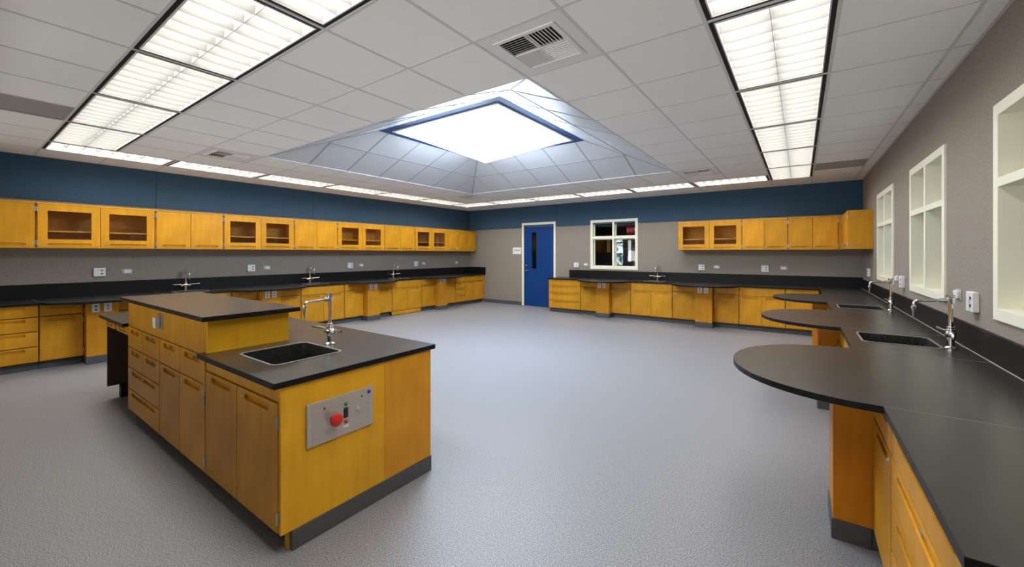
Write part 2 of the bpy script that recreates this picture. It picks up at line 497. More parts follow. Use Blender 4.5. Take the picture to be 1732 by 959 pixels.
# ------------------------------------------------------------------ ceiling lights
def make_light():
    r = thing('ceiling_light', '', 'ceiling light')
    LX, LY = 2 * T - 0.020, T - 0.018
    bm = new()
    # housing: black flange, walls and top
    plate(bm, rect(-LX / 2, LX / 2, -LY / 2, LY / 2), [rect(-LX / 2 + .026, LX / 2 - .026, -LY / 2 + .026, LY / 2 - .026)], (), 0.11, 0, lambda u, v, w: (u, v, w + 0.006))
    box(bm, -LX / 2, LX / 2, -LY / 2, LY / 2, 0.112, 0.118)
    obj('housing', bm, M['darkgap'], r)
    ax, ay = LX / 2 - .026, LY / 2 - .026
    bm = new()
    plate(bm, rect(-ax, ax, -ay, ay), [rect(-ax + .008, ax - .008, -ay + .008, ay - .008)], (), 0.008, 0, lambda u, v, w: (u, v, w + 0.0))
    obj('rim', bm, M['tee'], r)
    ax -= .008; ay -= .008
    bm = new()   # reflector tray
    plate(bm, rect(-ax - .003, ax + .003, -ay - .003, ay + .003), [rect(-ax, ax, -ay, ay)], (), 0.075, 0, lambda u, v, w: (u, v, w + 0.008))
    box(bm, -ax, ax, -ay, ay, 0.084, 0.088)
    obj('reflector', bm, M['tray'], r)
    for s in (-1, 1):
        bm = new(); box(bm, -ax + .005, ax - .005, min(s * .006, s * (ay - .005)), max(s * .006, s * (ay - .005)), 0.076, 0.082)
        obj('lamp', bm, M['lens'], r)
    bm = new()
    def wedge(p, alongx, a0, a1, kx=1.0):
        prof = [(-.0015, .004), (.0015, .004), (.009 * kx, .030), (.022 * kx, .062), (-.022 * kx, .062), (-.009 * kx, .030)]
        ring = []
        for a in (a0, a1):
            ring.append([bm.verts.new((a, p + q, z) if alongx else (p + q, a, z)) for q, z in prof])
        bridge(bm, ring[0], ring[1]); bm.faces.new(ring[0]); bm.faces.new(ring[1])
    for n in range(0, 9):
        wedge(-ax + 2 * ax * n / 8, False, -ay, ay)
    wedge(0, True, -ax, ax, .12)
    obj('louver', bm, M['louver'], r, smooth=False)
    return r
lt0 = make_light()
ordn = ['first', 'second', 'third', 'fourth', 'fifth', 'sixth']
FL = {'left': ('along the left wall', 'from the camera'), 'back': ('along the back wall', 'from the left'),
      'right': ('along the window wall', 'from the back'), 'near': ('nearest the camera', 'from the right')}
cnt = {}
for k, (row, i, j, d) in enumerate(FIX):
    o = lt0 if k == 0 else copy_tree(lt0)
    n = cnt.get(row, 0); cnt[row] = n + 1
    if d == 'x':
        o.location = ((GX(i) + GX(i + 2)) / 2, (GY(j) + GY(j + 1)) / 2, ZC); o.rotation_euler = (0, 0, 0)
    else:
        o.location = ((GX(i) + GX(i + 1)) / 2, (GY(j) + GY(j + 2)) / 2, ZC); o.rotation_euler = (0, 0, PI / 2)
    o['label'] = f'louvered ceiling light, {ordn[n]} {FL[row][1]} in the row {FL[row][0]}'
    o['category'] = 'ceiling light'
    o['group'] = 'louvered fluorescent lights in the ceiling ring'

# ------------------------------------------------------------------ vents
def make_vent():
    r = thing('ceiling_vent', '', 'vent')
    h = T / 2 - .011; g = .19
    bm = new(); plate(bm, rect(-h, h, -h, h), [rect(-g, g, -g, g)], (), .004, 0, lambda u, v, w: (u, v, w + .001))
    obj('face_plate', bm, M['vent'], r)
    bm = new(); plate(bm, rect(-g - .03, g + .03, -g - .03, g + .03), [rect(-g, g, -g, g)], (), .008, 0, lambda u, v, w: (u, v, w - .007))
    obj('frame', bm, M['vent'], r, bevel=.003)
    bm = new(); plate(bm, rect(-g - .002, g + .002, -g - .002, g + .002), [rect(-g, g, -g, g)], (), .10, 0, lambda u, v, w: (u, v, w + .005)); box(bm, -g, g, -g, g, .10, .105)
    obj('duct', bm, M['darkgap'], r)
    for qx in (0, 1):
        for qy in (0, 1):
            bm = new()
            x0, y0 = (-g if qx == 0 else .003), (-g if qy == 0 else .003)
            L = g - .003
            alongx = (qx + qy) % 2 == 0
            tilt = 1 if (qx, qy) in ((0, 0), (0, 1)) else -1
            for n in range(8):
                p = (n + .5) * L / 8
                dp, z0, z1 = .012 * tilt, -.004, .014
                if alongx:
                    c = [(x0, y0 + p - dp, z0), (x0 + L, y0 + p - dp, z0), (x0 + L, y0 + p + dp, z1), (x0, y0 + p + dp, z1)]; th = Vector((0, .0015, 0))
                else:
                    c = [(x0 + p - dp, y0, z0), (x0 + p - dp, y0 + L, z0), (x0 + p + dp, y0 + L, z1), (x0 + p + dp, y0, z1)]; th = Vector((.0015, 0, 0))
                a = [bm.verts.new(Vector(v) - th) for v in c]; b = [bm.verts.new(Vector(v) + th) for v in c]
                bm.faces.new(a); bm.faces.new(b); bridge(bm, a, b)
            obj('louver_blades', bm, M['vent'], r)
    bm = new(); box(bm, -g, g, -.004, .004, -.004, .018); box(bm, -.004, .004, -g, g, -.004, .018)
    obj('cross_bar', bm, M['vent'], r)
    return r
vt0 = make_vent()
VL = ['square four-way ceiling vent nearest the camera, by the near corner of the skylight',
      'square four-way ceiling vent beside the lights along the left wall',
      'square four-way ceiling vent far right, between skylight and window side lights',
      'small looking square vent near the far left corner of the ceiling']
for k, (i, j) in enumerate(VENTS):
    o = vt0 if k == 0 else copy_tree(vt0)
    o.location = (GX(i) + T / 2, GY(j) + T / 2, ZC); o['label'] = VL[k]; o['group'] = 'four-way vents in the ceiling'
for k, (i, j) in enumerate(GRILLES):
    bm = new(); h = T / 2 - .011
    plate(bm, rect(-h, h, -h, h), [], [rect(-h + .02, h - .02, -h + .02, h - .02)], .012, .004, lambda u, v, w: (u, v, w + .000))
    o = tag(obj('return_grille', bm, M['grille']), ['grey return air panel in the ceiling beyond the near left lights', 'grey return air panel in the ceiling by the far end of the window wall'][k], 'vent')
    o.location = (GX(i) + T / 2, GY(j) + T / 2, ZC)

# ------------------------------------------------------------------ windows
def window(name, cx_w, w, h, mpx, label, reveal=.10, fr=.065, muntin=.05, hz=0.635):
    """frame in (u, v, d): u along the wall from the left jamb, v up, d outwards from the wall face"""
    bm = new()
    # casing on the wall face, cut by the four openings, and reveals behind
    um = w / 2; vm = h * hz
    ops = [rect(fr, um - muntin / 2, fr, vm - muntin / 2), rect(um + muntin / 2, w - fr, fr, vm - muntin / 2),
           rect(fr, um - muntin / 2, vm + muntin / 2, h - fr), rect(um + muntin / 2, w - fr, vm + muntin / 2, h - fr)]
    plate(bm, rect(0, w, 0, h), ops, (), reveal + .015, 0, lambda u, v, d: mpx(u, v, d - .015))
    root = struct(obj(name, bm, M['white'], bevel=.002), label)
    bs = new(); plates = []
    for k, o4 in enumerate(ops):
        (x0, y0), (x1, _), (_, y1), _ = o4[0], o4[1], o4[2], o4[3]
        bm = new(); s = .022
        plate(bm, rect(x0, x1, y0, y1), [rect(x0 + s, x1 - s, y0 + s, y1 - s)], (), .03, 0, lambda u, v, d: mpx(u, v, d + reveal - .035))
        sash = struct(obj('window_sash', bm, M['white'], root))
        bm = new(); plate(bm, rect(x0 + s, x1 - s, y0 + s, y1 - s), (), (), .004, 0, lambda u, v, d: mpx(u, v, d + reveal - .02))
        struct(obj('window_pane', bm, M['glass'], sash))
    return root
wl = ['white four-pane window nearest the camera on the right wall', 'middle white four-pane window on the right wall', 'farthest white four-pane window on the right wall']
for k, (a, b) in enumerate(WR):
    window('window_%d' % (k + 1), 0, b - a, WZ[1] - WZ[0], (lambda b: (lambda u, v, d: (XR + d, b - u, WZ[0] + v)))(b), wl[k], reveal=.18)
window('window_4', 0, WB[1] - WB[0], WB[3] - WB[2], lambda u, v, d: (WB[0] + u, YB + d, WB[2] + v), 'white four-pane window into the next room on the back wall', reveal=.10)

for k, (a, b) in enumerate(ADDED_WIN):  # made-up windows that let the ceiling fill light in
    window('window_%d' % (k + 6), 0, b - a, 1.10, (lambda b: (lambda u, v, d: (b - u, YN - d, 1.0 + v)))(b), 'added white four-pane window behind the camera, unseen', reveal=.10)
# ------------------------------------------------------------------ door
bm = new()
f = .075
plate(bm, [(DOOR[0] - .03, 0), (DOOR[0] - .03, DOOR[3] + .03), (DOOR[1] + .03, DOOR[3] + .03), (DOOR[1] + .03, 0), (DOOR[1] - .03, 0), (DOOR[1] - .03, DOOR[3] - .03), (DOOR[0] + .03, DOOR[3] - .03), (DOOR[0] + .03, 0)], (), (), .17, 0, lambda u, v, d: (u, YB - .02 + d, v))
dframe = struct(obj('trim_4', bm, M['white'], bevel=.003), 'white door frame')
dx0, dx1, dz1 = DOOR[0] + .033, DOOR[1] - .033, DOOR[3] - .033
LITE = rect(-6.075, -5.925, 1.04, 2.04)
bm = new(); plate(bm, rect(dx0, dx1, .008, dz1), [LITE], (), .045, 0, lambda u, v, d: (u, YB + .005 + d, v))
door = struct(obj('door_1', bm, M['door_blue'], bevel=.002), 'blue door with a narrow tall glass lite')
bm = new(); plate(bm, rect(-6.095, -5.905, 1.02, 2.06), [LITE], (), .008, 0, lambda u, v, d: (u, YB - .003 + d, v)); obj('lite_frame', bm, M['door_blue'], door, bevel=.002)
bm = new(); plate(bm, LITE, (), (), .005, 0, lambda u, v, d: (u, YB + .025 + d, v)); obj('glass_pane', bm, M['glass'], door)
bm = new(); hx = dx0 + .065
cyl(bm, (hx, YB + .006, .985), (hx, YB - .006, .985), .028); cyl(bm, (hx, YB, .985), (hx, YB - .05, .985), .010)
tube(bm, [(hx - .005, YB - .05, .985), (hx + .05, YB - .052, .987), (hx + .115, YB - .048, .983)], [.010, .009, .008]); obj('lever_handle', bm, M['brass'], door, smooth=True)
bm = new(); lathe(bm, (hx, YB + .006, 1.12), (0, -1, 0), [(0, .028), (.010, .027), (.018, .016), (.022, .015)]); obj('deadbolt', bm, M['brass'], door, smooth=True)
for z in (.25, 1.12, 1.98):
    bm = new(); cyl(bm, (dx1 + .003, YB - .004, z - .055), (dx1 + .003, YB - .004, z + .055), .009, 12); obj('hinge', bm, M['bplastic'], door)

# ------------------------------------------------------------------ next room, seen through the glass
def st(name, m, *d):
    bm = new(); box(bm, *d); return struct(obj(name, bm, m))
st('wall_beyond', M['dark_room'], -7.6, -1.2, 13.4, 13.5, 0, 2.9)
st('wall_beyond', M['dark_room'], -7.7, -7.6, YB + .15, 13.5, 0, 2.9)
st('wall_beyond', M['dark_room'], -1.2, -1.1, YB + .15, 13.5, 0, 2.9)
st('ceiling', M['dark_room'], -7.7, -1.1, YB + .15, 13.5, 2.8, 2.9)
ww = struct(boxobj('window_5', M['foliage'], None, -5.22, -4.92, 13.36, 13.39, .7, 1.95), 'tall outside window seen through the back wall window')
for z in (1.02, 1.42, 1.80): boxobj('window_bar', M['bplastic'], ww, -5.22, -4.92, 13.33, 13.36, z, z + .04)
tag(boxobj('wall_cabinet', M['wood_in'], None, -6.6, -5.36, 13.05, 13.395, 1.50, 2.10), 'dim brown wall cabinet in the dark room beyond the back wall window', 'cabinet')
lp = thing('exit_sign', 'red exit sign in the dark room beyond the back wall window', 'exit sign', (-4.56, 13.2, 2.23))
boxobj('ceiling_stem', M['bplastic'], lp, -.02, .02, .01, .04, .11, .572)
boxobj('sign_body', mat('exit_sign_red', (.3, .01, .01, 1), .5, emis=(1, .05, .08, 1), estr=.13), lp, -.17, .17, 0, .05, -.11, .11, bevel=.004)
text('EXIT', .15, mat('exit_letters', (.9, .9, .9, 1), .5, emis=(1, .9, .9, 1), estr=.15), lp, (0, -.002, 0), (PI / 2, 0, 0))
dd = struct(boxobj('door_2', M['white'], None, -4.54, -4.46, 13.30, 13.40, 0.3, 1.76), 'white door edge in the next room')
white_strip = tag(boxobj('glow_strip', mat('glowing_white_strip', (.9, .9, .9, 1), .5, emis=(.95, .95, 1, 1), estr=.5), None, -4.71, -4.63, 13.3, 13.36, 1.19, 1.90), 'narrow vertical white strip made to glow in the dark room beyond the window', 'light')  # pale upright strip, glow added; not a known lamp

# ------------------------------------------------------------------ cabinet fronts
def slot_loop(x0, x1, zc, hh):
    return rrect(x0, x1, zc - hh / 2, zc + hh / 2, hh / 2 - .0005, 6)

def lock(parent, x, z):
    bm = new(); lathe(bm, (x, .001, z), (0, -1, 0), [(0, .010), (.004, .010), (.006, .008), (.0062, .0)], 16)
    obj('lock', bm, M['steel'], parent, smooth=True)

def front(parent, name, x0, x1, z0, z1, slot='top', lk=None, glass=False, m=None, sl=0.66, lockz=None):
    """a drawer front or door, its front face at local y = 0; slot = routed finger pull"""
    m = m or M['wood']
    o = bpy.data.objects.new(name, None)
    w = x1 - x0; h = z1 - z0
    through, recess = [], []
    zc = None
    if slot:
        zc = h - .037 if slot == 'top' else .030
        hh = .034
        L = w * sl
        recess.append(slot_loop((w - L) / 2, (w + L) / 2, zc, hh))
    if glass:
        through.append(rect(.085, w - .085, .10, h - .085))
    bm = new(); plate(bm, rect(0, w, 0, h), through, recess, .020, .018, lambda u, v, d: (u, d, v))
    p = obj(name, bm, m, parent, bevel=.0035)
    p.location = (x0, 0, z0)
    if glass:
        bm = new(); box(bm, .080, w - .080, .008, .012, .095, h - .080); obj('glass_pane', bm, M['glass'], p)
    if lk == 'slot':
        bm = new(); box(bm, w / 2 - .016, w / 2 + .016, .002, .012, zc - .006, zc + .006); obj('lock', bm, M['steel'], p, bevel=.002)
    elif lk in ('l', 'r'):
        lx = (w - w * sl) / 2 - .030 if lk == 'l' else w - (w - w * sl) / 2 + .030
        lock(p, min(max(lx, .022), w - .022), zc + (0 if slot == 'top' else .004))
    return p

def hinge(parent, x, z):
    bm = new(); box(bm, x - .006, x + .006, -.003, .010, z - .032, z + .032); cyl(bm, (x, -.004, z - .03), (x, -.004, z + .03), .0045, 10)
    obj('hinge', bm, M['steel'], parent)

GAP = .007
BZ0, BZ1 = .105, CT - TH
class Run:
    def __init__(s, kind, face, depth): s.kind, s.face, s.depth = kind, face, depth
    def place(s, a, b):
        """left end of the unit as seen from the front -> world location and rotation"""
        if s.kind == 'B': return (a, s.face, 0), 0.0
        if s.kind == 'L': return (s.face, a, 0), PI / 2
        if s.kind == 'R': return (s.face, b, 0), -PI / 2
RB = Run('B', 8.83, YB - 8.83)
RL = Run('L', -7.76, -7.76 - XL)
RR = Run('R', 0.29, XR - 0.29)
RI_ = Run('B', 0.93, .60)

def base_cab(run, a, b, kind, label, group, name='base_cabinet', depth=None, split=None, hs=None, hinges=True, woodtoe=False, m=None):
    """kinds: d4 four drawers; nd drawer over door; sink apron over a pair; pairs two drawers over two doors"""
    loc, rz = run.place(a, b)
    r = thing(name, label, 'cabinet', loc, rz, group)
    w = b - a; D = depth or run.depth; m = m or M['wood']
    bm = new(); box(bm, .001, w - .001, .055, D - .003, .10, BZ1 - .001)
    box(bm, .001, .014, .0205, .055, .10, BZ1 - .001); box(bm, w - .014, w - .001, .0205, .055, .10, BZ1 - .001); box(bm, .014, w - .014, .0205, .055, .10, .112)
    if kind == 'sink': # leave room for the basin
        bm.free(); bm = new()
        box(bm, .001, .018, .0205, D - .003, .10, BZ1 - .001); box(bm, w - .018, w - .001, .0205, D - .003, .10, BZ1 - .001)
        box(bm, .018, w - .018, .0205, .038, .10, BZ1 - .001); box(bm, .018, w - .018, D - .02, D - .003, .10, BZ1 - .001); box(bm, .018, w - .018, .038, D - .02, .10, .118)
    obj('carcass', bm, m, r)
    if woodtoe:
        boxobj('toe_panel', m, r, .002, w - .002, .012, .03, .012, .098, bevel=.002)
    else:
        boxobj('toe_kick', M['base'], r, 0, w, .075, D - .01, .0, .10)
    e = .007
    if kind == 'd4':
        for z0, z1 in ((.670, .812), (.490, .659), (.302, .479), (.110, .291)):
            front(r, 'drawer', e, w - e, z0, z1, 'top', 'slot', m=m, sl=.76)
    elif kind == 'nd':
        front(r, 'drawer', e, w - e, .671, .812, 'top', None, m=m)
        lk = 'r' if hs == 'l' else 'l'
        front(r, 'door', e, w - e, .110, .658, 'top', lk, m=m)
        hx = .003 if hs == 'l' else w - .003
        for z in ((.58, .18) if hinges else ()): hinge(r, hx, z)
    elif kind == 'sink':
        boxobj('apron', m, r, e, w - e, .004, .0205, .655, .812, bevel=.002)
        s = split or w / 2
        front(r, 'door', e + .004, s - GAP / 2, .110, .646, 'top', None, m=m)
        front(r, 'door', s + GAP / 2, w - e - .004, .110, .646, 'top', 'l', m=m)
        for hx in (.004, w - .004):
            for z in (.58, .18): hinge(r, hx, z)
    elif kind == 'pairs':
        s = split or w / 2
        for x0, x1, lk in ((e, s - GAP / 2, None), (s + GAP / 2, w - e, 'l')):
            front(r, 'drawer', x0, x1, .671, .812, 'top', None, m=m)
            front(r, 'door', x0, x1, .110, .658, 'top', lk, m=m)
        for hx in (.003, w - .003):
            for z in (.58, .18): hinge(r, hx, z)
    return r

def duplex(parent, x, z, m=None, y=0.0, w=.075, h=.115, dark=True):
    m = m or M['wplastic']
    p = boxobj('outlet', m, parent, x - w / 2, x + w / 2, y - .007, y, z - h / 2, z + h / 2, bevel=.002)
    if dark:
        for dz in (-.022, .022):
            boxobj('socket', M['bplastic'], p, x - .012, x + .012, y - .009, y - .006, z + dz - .010, z + dz + .010)
    else:
        for dz in (-.022, .022):
            boxobj('socket', M['gplastic'], p, x - .014, x + .014, y - .009, y - .006, z + dz - .014, z + dz + .014, bevel=.002)
    return p

def post(run, a, b, label, out=.155, outlets=True):
    loc, rz = run.place(a, b)
    r = thing('support_post', label, 'support post', loc, rz, 'wooden posts under the rounded counter ends')
    w = b - a
    boxobj('post_body', M['wood_post'] if outlets else M['wood_orange'], r, 0, w, -out, run.depth - .003, .10, BZ1 - .001, bevel=.003)
    boxobj('base_wrap', M['base'], r, -.006, w + .006, -out - .007, -.004, 0, .100, bevel=.003)
    boxobj('plinth', M['base'], r, .001, w - .001, -.004, run.depth - .01, 0, .0995)
    if outlets:
        duplex(r, w * .28, .735, None, -out)
        duplex(r, w * .28 + .115, .735, None, -out, dark=False)
    return r

# ---- left wall run
gL, gB, gR = 'base cabinets along the left wall', 'base cabinets along the back wall', 'base cabinets along the window wall'
base_cab(RL, -.74, -.16, 'nd', 'single-door base cabinet past the left edge of the photo', gL, hs='r')
base_cab(RL, -.155, .675, 'd4', 'wide four-drawer base cabinet at the left edge of the photo', gL)
base_cab(RL, .68, 1.065, 'nd', 'single-door base cabinet between the wide drawers and the first left wall post', gL, hs='r')
post(RL, 1.07, 1.38, 'wooden support post on the left wall run, nearest the camera', out=.15)
base_cab(RL, 1.385, 1.925, 'nd', 'single-door left wall base cabinet hidden behind the raised island top', gL, hs='l')
base_cab(RL, 1.93, 2.785, 'sink', 'left wall sink base cabinet behind the raised island top', gL)
base_cab(RL, 2.79, 3.185, 'nd', 'left wall base cabinet just before the second post, seen over the island', gL, hs='r')
post(RL, 3.19, 3.50, 'wooden support post on the left wall run, second from the camera', out=.15)
base_cab(RL, 3.505, 3.935, 'nd', 'left wall base cabinet just past the second post, behind the island faucet', gL, hs='l')
base_cab(RL, 3.94, 4.84, 'sink', 'left wall sink base cabinet behind the island faucet', gL)
base_cab(RL, 4.845, 5.29, 'nd', 'left wall base cabinet just before the third post', gL, hs='r')
post(RL, 5.295, 5.605, 'wooden support post on the left wall run, third from the camera', out=.15)
base_cab(RL, 5.61, 6.045, 'nd', 'left wall base cabinet just past the third post', gL, hs='l')
base_cab(RL, 6.05, 6.945, 'sink', 'left wall sink base cabinet with a wooden toe panel', gL, woodtoe=True)
base_cab(RL, 6.95, 7.395, 'nd', 'left wall base cabinet just before the fourth post', gL, hs='r')
post(RL, 7.40, 7.71, 'wooden support post on the left wall run, farthest from the camera', out=.15)
base_cab(RL, 7.715, 8.175, 'nd', 'narrow left wall base cabinet just past the fourth post', gL, hs='l')
base_cab(RL, 8.18, 8.565, 'd4', 'narrow four-drawer base cabinet near the back left corner', gL)
base_cab(RL, 8.57, 9.40, 'pairs', 'base cabinet with two drawers over two doors in the back left corner', gL)
boxobj('filler_strip', M['wood'], None, XL + .01, -7.775, 9.402, YB - .003, .10, BZ1 - .002); tag(bpy.context.scene.collection.objects[-1], 'narrow wooden filler closing the left run against the back wall', 'filler strip')

# ---- back wall run
base_cab(RB, -5.17, -4.295, 'd4', 'wide four-drawer base cabinet beside the blue door', gB)
base_cab(RB, -4.29, -3.835, 'nd', 'back wall base cabinet just left of the first post from the door', gB, hs='r')
post(RB, -3.83, -3.515, 'wooden support post on the back wall run below the inside window', out=.15)
base_cab(RB, -3.51, -3.075, 'nd', 'back wall base cabinet just right of the first post from the door', gB, hs='l')
base_cab(RB, -3.07, -2.185, 'sink', 'sink base cabinet on the back wall under its faucet', gB)
base_cab(RB, -2.18, -1.715, 'nd', 'back wall base cabinet just left of the second post from the door', gB, hs='r')
post(RB, -1.71, -1.405, 'wooden support post on the back wall run below the glass-door wall cabinet', out=.15)
base_cab(RB, -1.40, -.965, 'nd', 'back wall base cabinet just right of the second post from the door', gB, hs='l')
base_cab(RB, -.96, -.225, 'sink', 'two-door base cabinet with a plain apron near the back right corner', gB)
base_cab(RB, -.22, .265, 'nd', 'last back wall base cabinet before the window wall counter', gB, hs='r')

# ---- window wall run
base_cab(RR, 1.235, 2.165, 'd4', 'wide four-drawer base cabinet in the near right corner of the photo', gR)
base_cab(RR, 2.17, 2.645, 'nd', 'window wall base cabinet between the near drawers and the nearest post', gR, hs='l', hinges=False)
post(RR, 2.65, 2.95, 'wooden support post under the nearest rounded counter on the window wall', outlets=False)
base_cab(RR, 2.955, 3.405, 'nd', 'window wall base cabinet just past the nearest post', gR, hs='r')
base_cab(RR, 3.41, 4.315, 'sink', 'sink base cabinet under the near window wall sink', gR)
base_cab(RR, 4.32, 4.775, 'nd', 'window wall base cabinet just before the middle post', gR, hs='l')
post(RR, 4.78, 5.08, 'wooden support post under the middle rounded counter on the window wall', outlets=False)
base_cab(RR, 5.085, 5.535, 'nd', 'window wall base cabinet just past the middle post', gR, hs='r')
base_cab(RR, 5.54, 6.445, 'sink', 'sink base cabinet under the far window wall sink', gR)
base_cab(RR, 6.45, 6.905, 'nd', 'window wall base cabinet just before the farthest post', gR, hs='l')
post(RR, 6.91, 7.21, 'wooden support post under the farthest rounded counter on the window wall', outlets=False)
base_cab(RR, 7.215, 7.665, 'nd', 'window wall base cabinet just past the farthest post', gR, hs='r')
base_cab(RR, 7.67, 8.80, 'pairs', 'window wall base cabinet running into the back right corner', gR)

# ------------------------------------------------------------------ wall cabinets
UZ0, UZ1 = 1.53, 2.13
def wall_cab(run, a, b, kind, label, group, split=None, hs='l'):
    loc, rz = run.place(a, b); loc = (loc[0], loc[1], UZ0)
    r = thing('wall_cabinet', label, 'wall cabinet', loc, rz, group)
    w, D, H = b - a, run.depth, UZ1 - UZ0
    bm = new()
    if kind == 'glass':
        t = .018
        box(bm, 0, t, .0205, D, 0, H); box(bm, w - t, w, .0205, D, 0, H); box(bm, t, w - t, .0205, D, 0, t + .012); box(bm, t, w - t, .0205, D, H - t, H); box(bm, t, w - t, D - .008, D, t, H - t)
        box(bm, w / 2 - .03, w / 2 + .03, .0205, .038, t + .012, H - t)
        obj('carcass', bm, M['wood_in'], r)
        boxobj('shelf', M['wood'], r, t, w - t, .045, D - .01, .215, .233, bevel=.002)
    else:
        box(bm, 0, w, .05, D, 0, H); box(bm, 0, .016, .0205, .05, 0, H); box(bm, w - .016, w, .0205, .05, 0, H); box(bm, .016, w - .016, .0205, .05, 0, .02); box(bm, .016, w - .016, .0205, .05, H - .022, H)
        obj('carcass', bm, M['wood'], r)
    boxobj('top_rail', M['wood'], r, 0, w, .002, .0205, H - .022, H, bevel=.002)
    boxobj('bottom_rail', M['wood'], r, 0, w, .002, .0205, 0, .016, bevel=.002)
    e = .012; z0, z1 = .018, H - .024
    if kind == 'single':
        front(r, 'door', e, w - .003, z0, z1, 'bottom', 'r' if hs == 'l' else 'l', sl=.62)
        for z in (.07, H - .09): hinge(r, .005 if hs == 'l' else w - .005, z)
    else:
        s = split or w / 2
        front(r, 'door', e, s - GAP / 2, z0, z1, 'bottom', None, glass=(kind == 'glass'), sl=.70)
        front(r, 'door', s + GAP / 2, w - e, z0, z1, 'bottom', 'l', glass=(kind == 'glass'), sl=.70)
        for hx in (.006, w - .006):
            for z in (.07, H - .09): hinge(r, hx, z)
    return r
UL = Run('L', -8.05, -8.05 - XL - .002)
UB = Run('B', 9.13, YB - 9.13 - .002)
UR = Run('R', .595, XR - .595 - .002)
gUL, gUB = 'wall cabinets along the left wall', 'wall cabinets on the back wall'
wall_cab(UL, -.23, .675, 'pair', 'solid-door wall cabinet at the left edge of the photo', gUL)
for a, b, k, s, lab in (
        (.68, 1.865, 'glass', 1.27, 'glass-door wall cabinet on the left wall, nearest the camera'),
        (1.87, 2.765, 'pair', 2.31, 'solid-door left wall cabinet between the two nearest glass-door cabinets'),
        (2.77, 3.955, 'glass', 3.36, 'glass-door wall cabinet on the left wall, second from the camera'),
        (3.96, 4.86, 'pair', 4.41, 'solid-door left wall cabinet between the second and third glass-door cabinets'),
        (4.865, 6.055, 'glass', 5.46, 'glass-door wall cabinet on the left wall, third from the camera'),
        (6.06, 6.985, 'pair', 6.515, 'solid-door left wall cabinet between the third and fourth glass-door cabinets'),
        (6.99, 8.165, 'glass', 7.57, 'glass-door wall cabinet on the left wall, farthest from the camera')):
    wall_cab(UL, a, b, k, lab, gUL, split=s - a)
wall_cab(UL, 8.17, 8.575, 'single', 'narrow single-door wall cabinet near the back left corner', gUL, hs='r')
wall_cab(UL, 8.58, 9.40, 'pair', 'two-door wall cabinet in the back left corner', gUL)
wall_cab(UB, -2.14, -.945, 'glass', 'glass-door wall cabinet on the back wall', gUB, split=.61)
wall_cab(UB, -.94, -.195, 'pair', 'solid-door back wall cabinet beside the glass-door one', gUB)
wall_cab(UB, -.19, .545, 'pair', 'solid-door back wall cabinet next to the corner', gUB)
tag(boxobj('filler_strip', M['wood'], None, .547, .612, 9.135, YB - .002, UZ0, UZ1), 'narrow wooden filler between the back wall and corner wall cabinets', 'filler strip')
wall_cab(UR, 8.17, 9.125, 'pair', 'wall cabinet on the window wall in the back corner, plain side facing out', gUB)

# ------------------------------------------------------------------ worktops
def bulge(cx, r, p, n=28, rev=False):
    """half ellipse along an axis: returns (along, out) pairs"""
    pts = [(cx - r * math.cos(PI * k / n), p * math.sin(PI * k / n) ** 0.92 if 0 < k < n else 0) for k in range(n + 1)]
    return pts[::-1] if rev else pts

def worktop(name, label, outer, holes, group=None):
    bm = new(); plate(bm, outer, holes, (), TH, 0, lambda u, v, d: (u, v, CT - d))
    bmesh.ops.recalc_face_normals(bm, faces=bm.faces)
    for f in bm.faces:
        if abs(f.normal.z) < .5: f.material_index = 1
    return tag(obj(name, bm, [M['black'], M['black_edge']], bevel=.0015, seg=1), label, 'worktop', group)

def make_sink(label, cx_, cy_, w, d, rz=0, group='speckled black drop-in sinks'):
    r = thing('sink', label, 'sink', (cx_, cy_, CT), rz, group)
    o = rrect(-w / 2, w / 2, -d / 2, d / 2, .045); i = rrect(-w / 2 + .011, w / 2 - .011, -d / 2 + .011, d / 2 - .011, .038)
    bm = new(); plate(bm, o, [i], (), .006, 0, lambda u, v, q: (u, v, .0035 - q)); obj('rim', bm, M['rim'], r, bevel=.001)
    bm = new()
    i2 = rrect(-w / 2 + .010, w / 2 - .010, -d / 2 + .010, d / 2 - .010, .040)
    i3 = rrect(-w / 2 + .03, w / 2 - .03, -d / 2 + .03, d / 2 - .03, .03)
    A = [bm.verts.new((x, y, -.001)) for x, y in i]; B = [bm.verts.new((x, y, -.20)) for x, y in i]
    C = [bm.verts.new((x, y, -.215)) for x, y in i3]
    bridge(bm, A, B); bridge(bm, B, C); bm.faces.new(C)
    A2 = [bm.verts.new((x * 1.005, y * 1.005, -.001)) for x, y in i]; B2 = [bm.verts.new((x * 1.005, y * 1.005, -.225)) for x, y in i]
    bridge(bm, A2, B2); bm.faces.new(B2); bridge(bm, A, A2)
    obj('basin', bm, M['sink'], r)
    bm = new(); lathe(bm, (0, 0, -.2149), (0, 0, 1), [(0, .03), (.003, .028), (.003, .010)], 20); obj('drain', bm, M['steel'], r)
    return r

SL = [2.31, 4.39, 6.50]
SB = [(-2.63, 'sink set in the back wall counter')]
SR = [3.94, 6.07]
def hole_rot(cx_, cy_, w, d): return rrect(cx_ - w / 2 + .006, cx_ + w / 2 - .006, cy_ - d / 2 + .006, cy_ + d / 2 - .006, .04)

